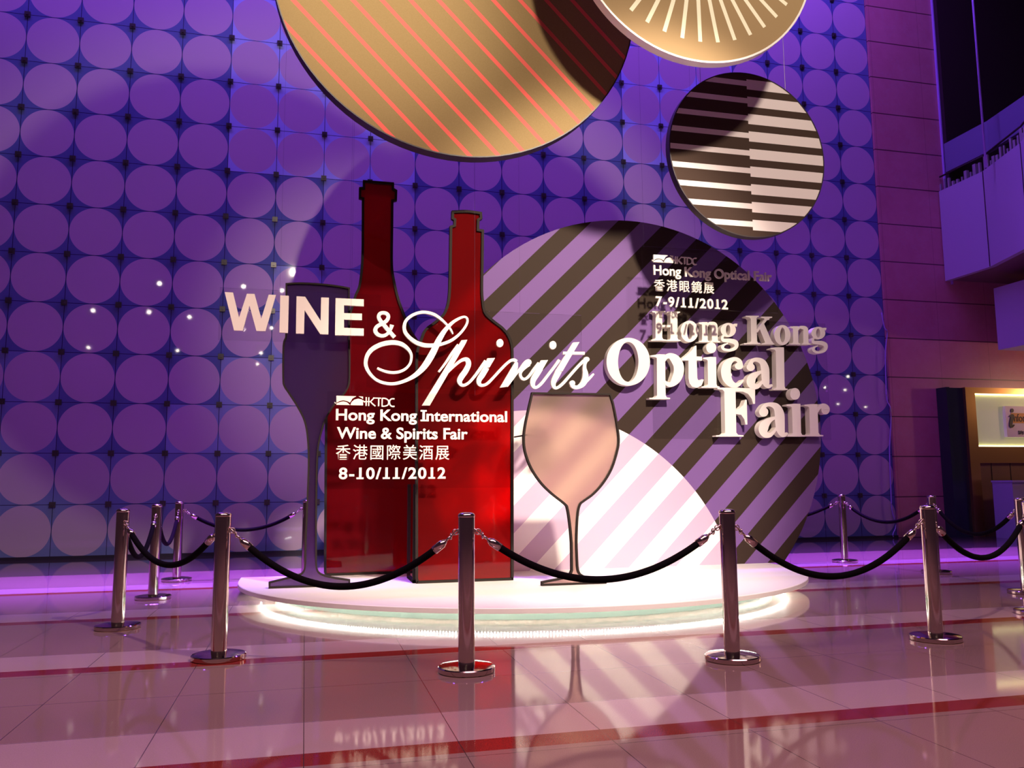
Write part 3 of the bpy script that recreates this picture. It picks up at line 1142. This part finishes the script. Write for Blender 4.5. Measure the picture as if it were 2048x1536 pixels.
# ------------------------------------------------------------------ HKTDC information lines
LOGO_A = [  # white shapes of the mark, local units
    [(70, 35), (290, 38), (250, 62), (222, 108), (190, 92), (150, 84), (110, 92), (72, 112)],
    [(70, 136), (74, 120), (112, 104), (150, 97), (188, 106), (222, 136)],
    [(226, 136), (238, 104), (268, 76), (310, 64), (350, 72), (366, 84), (366, 137)],
    [(318, 38), (366, 40), (366, 66), (345, 52)],
    [(46, 104), (70, 116), (70, 124), (52, 118)], [(366, 78), (386, 98), (384, 108), (366, 92)]]
LOGO_R = [[(402, 46, 12), (400, 142, 12)], [(430, 47, 12), (428, 142, 12)], [(384, 94, 9), (445, 95, 9)],
          [(492, 48, 12), (470, 72, 12), (447, 95, 12)], [(447, 94, 12), (472, 120, 12), (502, 144, 12)],
          [(478, 54, 11), (566, 55, 11)], [(540, 55, 13), (538, 144, 13)],
          [(575, 56, 12), (610, 57, 12), (640, 72, 12), (650, 98, 12), (640, 128, 12), (608, 142, 12), (572, 143, 12)], [(578, 56, 12), (576, 143, 12)],
          [(714, 60, 13), (685, 60, 13), (664, 74, 13), (658, 100, 13), (666, 128, 13), (686, 143, 13), (714, 143, 13)]]


def logo(parent, fn, Y, d):
    tr = Trace(0, 0, 1, Y, d)
    mb = MB()
    for s in LOGO_A:
        tr.poly(mb, [fn(x, y) for x, y in s])
    mb.build('emblem', MT['cream'], parent)
    mb = MB()
    k = math.hypot(fn(100, 0)[0]-fn(0, 0)[0], fn(100, 0)[1]-fn(0, 0)[1])/100
    for s in LOGO_R:
        tr.rib(mb, [(*fn(x, y), w*k*1.05) for x, y, w in s], 5)
    mb.build('lettering', MT['cream'], parent)


YI = 8.40
q = on_y(850, 880, YI)
i1 = thing('fair_information_sign', 'clear hanging sheet with the wine fair name and dates before the red bottles', 'sign', (q.x, YI, q.z))
logo(i1, lambda x, y: (660+x*.18066, 785+y*.18066+.003*(x-70)), YI, .02)
text_line('lettering', 'Hong Kong International', MT['cream'], i1, 671.5, 840.5, 1014.5, 817.5, YI, .02, .022, 1.0)
text_line('lettering', 'Wine & Spirits Fair', MT['cream'], i1, 673.5, 877.3, 935.5, 854, YI, .02, .022, 1.0)
text_line('lettering', '香港國際美酒展', MT['cream'], i1, 671.5, 919.8, 898.5, 889, YI, .02, .0025, 1.18, True)
text_line('lettering', '8-10/11/2012', MT['cream'], i1, 677.5, 958.5, 891.3, 935.2, YI, .02, .024, 1.15)
sheet(i1, 655, 783, 1027, 975, YI+.021, (700, 950))

YO = 8.95
q = on_y(1420, 560, YO)
i2 = thing('fair_information_sign', 'clear hanging sheet with the optical fair name and dates before the striped board', 'sign', (q.x, YO, q.z))
logo(i2, lambda x, y: (1295+(95+(x-70)*1.053)*.12695, 500+(70+(y-35)*1.18+(x-70)*.048)*.12695), YO, .02)
text_line('lettering', 'Hong Kong Optical Fair', MT['cream'], i2, 1307.7, 549.2, 1543.8, 529.8, YO, .02, .018, 1.0)
text_line('lettering', '香港眼鏡展', MT['cream'], i2, 1309, 581.5, 1428.5, 557.5, YO, .02, .0025, 1.25, True)
text_line('lettering', '7-9/11/2012', MT['cream'], i2, 1312, 612, 1456, 592.3, YO, .02, .022, 1.18)
sheet(i2, 1284, 492, 1556, 626, YO+.021, (1288, 1391, 1545))

# ------------------------------------------------------------------ Hong Kong Optical Fair letters
YF, DF = 9.34, .10
q = on_y(1440, 750, YF)
of = thing('optical_fair_sign', 'thick white block letters reading Hong Kong Optical Fair on the striped board', 'sign', (q.x, YF, q.z))
T4 = Trace(1195, 610, .1367, YF, DF)
T5 = Trace(1420, 610, .1367, YF, DF)
T6 = Trace(1420, 770, .12695, YF, DF)


def glyph(fn):
    mb = MB()
    fn(mb)
    mb.build('letter', MT['white'], of)


def g_H(b):
    T4.poly(b, [(850, 95), (948, 98), (948, 520), (850, 516)])
    T4.poly(b, [(1066, 102), (1168, 106), (1172, 524), (1068, 522)])
    T4.poly(b, [(940, 292), (1075, 294), (1075, 326), (940, 324)])
    T4.serif(b, 800, 990, 850, 948, 88, 125)
    T4.serif(b, 1018, 1208, 1066, 1168, 96, 133)
    T4.serif(b, 785, 1005, 850, 948, 522, 488)
    T4.serif(b, 1003, 1215, 1068, 1172, 527, 493)


def arch_n(T, b, xs, xe, y0, y1, rs, re, dx):
    """n: left stem xs..xe, right stem rs..re between y0 (x-height) and y1"""
    T.poly(b, [(xs, y0), (xe, y0), (xe+3, y1), (xs+3, y1)])
    T.poly(b, [(xs-dx, y0+4), (xe-5, y0), (xe-5, y0+40), (xs, y0+46), (xs-4, y0+34), (xs-dx, y0+24)])
    w = re-rs
    h = y1-y0
    T.rib(b, [(xe-6, y0+h*.22, 16), (xe+12, y0+h*.1, 30), (xe+40, y0+h*.06, 42), (rs+w*.42, y0+h*.13, w*.86), (rs+w*.5, y0+h*.34, w), (rs+w*.5, y0+h*.6, w), (rs+w*.53, y1, w)])
    T.serif(b, xs-dx, xe+30, xs+2, xe+2, y1+4, y1-28)
    T.serif(b, rs-24, re+36, rs+2, re+2, y1+6, y1-26)


def g_g(T, b, cx, cy, rx, ry, ix, iy, pts, ear):
    T.ring(b, (cx, cy, rx, ry), (cx-2, cy, ix, iy))
    T.rib(b, ear, 5)
    T.rib(b, pts)


glyph(g_H)
glyph(lambda b: T4.ring(b, (1345, 386, 130, 157), (1352, 386, 42, 118)))
glyph(lambda b: arch_n(T4, b, 1530, 1610, 250, 540, 1672, 1757, 46))
glyph(lambda b: g_g(T5, b, 268, 365, 112, 103, 32, 76,
      [(205, 440, 30), (180, 475, 36), (196, 515, 50), (285, 522, 62), (368, 546, 70), (386, 600, 56), (350, 645, 44), (270, 662, 38), (196, 645, 38), (184, 608, 44), (212, 580, 28), (260, 562, 20)],
      [(330, 305, 34), (362, 292, 36), (395, 296, 44)]))


def g_K(b):
    T5.poly(b, [(597, 165), (680, 168), (690, 570), (602, 568)])
    T5.serif(b, 525, 716, 597, 680, 157, 194)
    T5.serif(b, 498, 738, 602, 690, 574, 540)
    T5.rib(b, [(680, 392, 36), (750, 300, 34), (835, 190, 36)], 3)
    T5.poly(b, [(722, 340), (785, 262), (915, 560), (812, 562)])
    T5.serif(b, 745, 908, 800, 862, 170, 206)
    T5.serif(b, 752, 942, 812, 915, 578, 546)


glyph(g_K)
glyph(lambda b: T5.ring(b, (1060, 440, 118, 147), (1063, 440, 37, 110)))
glyph(lambda b: arch_n(T5, b, 1215, 1290, 310, 575, 1362, 1436, 42))
glyph(lambda b: g_g(T5, b, 1585, 410, 102, 92, 30, 66,
      [(1528, 476, 26), (1504, 508, 32), (1524, 545, 46), (1610, 552, 56), (1682, 578, 62), (1694, 632, 48), (1658, 678, 38), (1590, 694, 32), (1524, 674, 36), (1510, 638, 40), (1538, 612, 24), (1575, 600, 16)],
      [(1640, 358, 30), (1668, 348, 30), (1698, 355, 38)]))
glyph(lambda b: T4.ring(b, (450, 830, 318, 350), (450, 832, 150, 292), 72))


def g_p(b):
    T4.poly(b, [(868, 722), (988, 724), (998, 1372), (872, 1370)])
    T4.poly(b, [(770, 740), (900, 720), (985, 722), (985, 770), (868, 775), (840, 760), (770, 756)])
    T4.serif(b, 758, 1062, 872, 998, 1377, 1336)
    T4.rib(b, [(970, 830, 30), (1005, 765, 60), (1060, 745, 84), (1130, 790, 132), (1182, 880, 148), (1186, 990, 146), (1145, 1090, 132), (1085, 1158, 80), (1030, 1160, 62), (975, 1115, 34)])


glyph(g_p)
glyph(lambda b: T4.poly(b, [(1447, 594), (1425, 600), (1380, 665), (1320, 718), (1235, 786), (1235, 812), (1332, 812), (1332, 1070), (1345, 1140), (1385, 1195), (1455, 1212), (1520, 1180), (1558, 1092), (1525, 1085), (1500, 1106), (1475, 1104), (1460, 1070), (1452, 812), (1528, 812), (1528, 755), (1450, 752)]))


def g_i(b):
    T4.ell(b, 1665, 625, 74, 80)
    T4.poly(b, [(1612, 764), (1735, 764), (1742, 1205), (1616, 1203)])
    T4.poly(b, [(1548, 770), (1650, 758), (1735, 762), (1735, 800), (1612, 812), (1590, 795), (1548, 790)])
    T4.serif(b, 1520, 1786, 1616, 1742, 1210, 1172)


glyph(g_i)


def g_c(b):
    T5.ell(b, 425, 892, 60, 52)
    T5.rib(b, [(440, 880, 86), (428, 825, 70), (375, 790, 56), (312, 808, 76), (255, 870, 120), (232, 960, 142), (245, 1060, 136), (295, 1140, 104), (365, 1178, 74), (430, 1155, 46), (488, 1095, 22)])


glyph(g_c)


def g_a(b):
    T5.ell(b, 596, 910, 60, 56)
    T5.rib(b, [(585, 880, 72), (620, 815, 56), (690, 800, 62), (765, 838, 92), (803, 930, 118), (810, 1050, 118), (818, 1140, 104), (852, 1188, 62), (912, 1172, 30)])
    T5.rib(b, [(785, 965, 36), (700, 1000, 60), (620, 1060, 116), (598, 1130, 126), (630, 1185, 96), (695, 1190, 66), (755, 1130, 40), (790, 1080, 30)])


glyph(g_a)


def g_l(b):
    T5.poly(b, [(963, 620), (1082, 622), (1092, 1236), (972, 1236)])
    T5.poly(b, [(885, 628), (1000, 616), (1082, 620), (1082, 660), (963, 672), (940, 650), (885, 644)])
    T5.serif(b, 925, 1136, 972, 1092, 1242, 1206)


glyph(g_l)


def g_F(b):
    T6.poly(b, [(225, 50), (402, 52), (415, 805), (240, 803)])
    T6.serif(b, 118, 470, 225, 402, 42, 92)
    T6.poly(b, [(395, 45), (709, 50), (709, 296), (680, 296), (655, 215), (600, 140), (520, 104), (398, 102)])
    T6.serif(b, 96, 528, 240, 415, 812, 766)
    T6.poly(b, [(400, 388), (460, 372), (520, 320), (555, 232), (578, 232), (588, 622), (558, 622), (540, 540), (490, 470), (402, 456)])


glyph(g_F)


def g_a2(b):
    T6.ell(b, 846, 425, 72, 74)
    T6.rib(b, [(830, 390, 84), (870, 325, 62), (950, 306, 66), (1045, 345, 110), (1092, 450, 148), (1100, 590, 150), (1112, 710, 130), (1152, 786, 76), (1222, 758, 30)])
    T6.rib(b, [(1040, 510, 40), (950, 550, 72), (862, 630, 144), (838, 710, 146), (868, 776, 106), (940, 790, 72), (1010, 730, 44), (1050, 670, 32)])


glyph(g_a2)


def g_i2(b):
    T6.ell(b, 1340, 140, 78, 92)
    T6.poly(b, [(1290, 300), (1424, 300), (1436, 803), (1306, 803)])
    T6.poly(b, [(1205, 306), (1330, 294), (1424, 297), (1424, 345), (1290, 352), (1265, 334), (1205, 328)])
    T6.serif(b, 1225, 1492, 1306, 1436, 810, 768)


glyph(g_i2)


def g_r(b):
    T6.poly(b, [(1562, 305), (1692, 303), (1712, 803), (1580, 803)])
    T6.poly(b, [(1490, 310), (1600, 300), (1692, 300), (1692, 345), (1565, 355), (1540, 336), (1490, 330)])
    T6.serif(b, 1510, 1784, 1580, 1712, 808, 768)
    T6.rib(b, [(1690, 430, 26), (1720, 360, 52), (1775, 325, 66), (1815, 350, 100), (1818, 390, 120)])
    T6.ell(b, 1820, 385, 66, 78)


glyph(g_r)
for px, py in ((1330, 660), (1405, 672), (1510, 672), (1590, 676), (1216, 735), (1325, 760), (1385, 755), (1460, 750), (1520, 770), (1560, 750), (1465, 830), (1550, 850), (1595, 850), (1630, 850)):
    q = on_y(px, py, YF+DF)
    if (q.x-BX)**2+(q.z-BZ)**2 < (BR-.05)**2:
        mb = MB()
        mb.box(q.x-.015, q.x+.015, YF+DF-.02, YB-.001, q.z-.015, q.z+.015)
        mb.build('fixing_pin', MT['rim_white'], of)
a, b = on_y(1300, 632, YF+DF), on_y(1662, 880, YF+DF)
mb = MB()
mb.box(a.x, b.x, YF+DF-.004, YF+DF+.004, b.z, a.z)
mb.build('clear_sheet', CLEAR, of)

# ------------------------------------------------------------------ barrier posts and velvet ropes
PH = .966


def make_post():
    t = thing('barrier_post', '', 'barrier post', (0, 0, 0))
    b = MB()
    b.lathe([(.170, 0), (.176, .006), (.176, .030), (.170, .036), (.12, .044), (.06, .048)], seg=40)
    smooth_by_angle(b.build('base', MT['chrome'], t))
    b = MB()
    b.lathe([(.051, .046), (.051, PH-.03)], seg=32)
    smooth_by_angle(b.build('pole', MT['chrome'], t))
    b = MB()
    b.lathe([(.0515, PH-.03), (.053, PH-.026), (.053, PH-.016), (.046, PH-.006), (.03, PH), (.004, PH+.002)], seg=32)
    smooth_by_angle(b.build('cap', MT['chrome'], t))
    return t


POSTS = {}
proto = make_post()
first = True
spec = [
    ('A', (437, 1318), 'chrome barrier post at the front left, left of the flute glass'),
    ('B', (933, 1343), 'chrome barrier post nearest the viewer, in front of the shorter red bottle'),
    ('C', (1465, 1320), 'chrome barrier post in front of the right side of the striped board'),
    ('D', (1872, 1280), 'chrome barrier post at the front right, before the marble wall'),
    ('E', (235, 1257), 'leftmost chrome barrier post, nearest of the left-hand row'),
    ('F', (306, 1198), 'chrome barrier post, middle one of the left-hand row'),
    ('G', (353, 1162), 'chrome barrier post at the far end of the left-hand row by the dotted wall'),
    ('I', (1690, 1124.5), 'chrome barrier post before the right end of the dotted wall'),
    ('J', (1873, 1147), 'chrome barrier post half hidden behind the front right post'),
    ('K', (2054, 1187), 'chrome barrier post cut by the right edge of the view, farther of the two there'),
    ('L', (2074, 1228), 'chrome barrier post cut by the right edge of the view, nearer of the two there'),
]
for key, (px, py), lab in spec:
    if first:
        t = proto
        first = False
    else:
        t = proto.copy()
        COL.objects.link(t)
        for ch in proto.children:
            c = ch.copy()
            COL.objects.link(c)
            c.parent = t
    t.location = on_z(px, py)
    t['label'] = lab
    t['group'] = 'chrome barrier posts around the display'
    POSTS[key] = t.location.copy()
for key, loc, lab in (('M', Vector((on_y(614, 1000, 11.0).x, 11.0, 0)), 'chrome barrier post half hidden behind the stem of the flute glass'),
                      ('N', Vector((5.0, 10.75, 0)), 'chrome barrier post hidden behind the striped board')):
    t = proto.copy()
    COL.objects.link(t)
    for ch in proto.children:
        c = ch.copy()
        COL.objects.link(c)
        c.parent = t
    t.location = loc
    t['label'] = lab
    t['group'] = 'chrome barrier posts around the display'
    POSTS[key] = loc


def rope(a, b, sag, label):
    A, B = POSTS[a].copy(), POSTS[b].copy()
    d = (B-A)
    d.z = 0
    L = d.length
    u = d/L
    hz = PH-.105
    P0, P1 = A+u*.052+Vector((0, 0, hz)), B-u*.052+Vector((0, 0, hz))
    t = thing('velvet_rope', label, 'rope', (A+B)/2+Vector((0, 0, hz-sag)), 'black velvet ropes between the barrier posts')
    N = 40
    c = [P0.lerp(P1, i/N)-Vector((0, 0, sag*(1-(2*i/N-1)**2))) for i in range(N+1)]
    span = L-.104
    k = max(2, min(6, round(.15/span*N)))
    core = [P0.lerp(P1, w)-Vector((0, 0, sag*(1-(2*w-1)**2))) for w in [(.125/span)+(1-.25/span)*i/N for i in range(N+1)]]
    b_ = MB()
    b_.tube(core, .0225, 12)
    b_.build('rope', MT['velvet'], t, True)
    for s in (0, 1):
        w0, w1, w2, w3 = (.012/span, .05/span, .085/span, .16/span)
        f = lambda w: (lambda w_: P0.lerp(P1, w_)-Vector((0, 0, sag*(1-(2*w_-1)**2))))(w if s == 0 else 1-w)
        e = MB()
        e.tube([f(w2), f(w2+(w3-w2)*.3), f(w3)], [.013, .026, .027], 14)
        fe = e.build('end_cap', MT['chrome'], t, True)
        h = MB()
        h.tube([f(-.01/span), f(w0), f(w1)], .006, 8)
        h.torus(f(w0+.005), .017, .004, 1)
        h.torus(f(w1), .018, .0045, 0)
        h.tube([f(w1), f(w2)], .008, 8)
        h.build('hook', MT['chrome'], t, True)
    return t


rope('E', 'A', .30, 'short black velvet rope from the leftmost post to the front left post')
rope('A', 'B', .37, 'long black velvet rope in front of the flute and the red bottles')
rope('B', 'C', .33, 'long black velvet rope in front of the wine glass')
rope('C', 'D', .37, 'long black velvet rope in front of the platform\'s right end')
rope('D', 'L', .33, 'black velvet rope from the front right post to the right edge of the view')
rope('G', 'M', .26, 'far black velvet rope along the dotted wall, ending behind the flute glass')
rope('F', 'G', .36, 'black velvet rope hanging between the two far posts of the left-hand row')
rope('E', 'F', .36, 'black velvet rope hanging between the two near posts of the left-hand row')
rope('N', 'I', .28, 'black velvet rope vanishing behind the right side of the striped board')
rope('I', 'J', .26, 'far black velvet rope in front of the corner of dotted wall and marble')
rope('J', 'K', .32, 'far black velvet rope in front of the booth and the lilac counter')
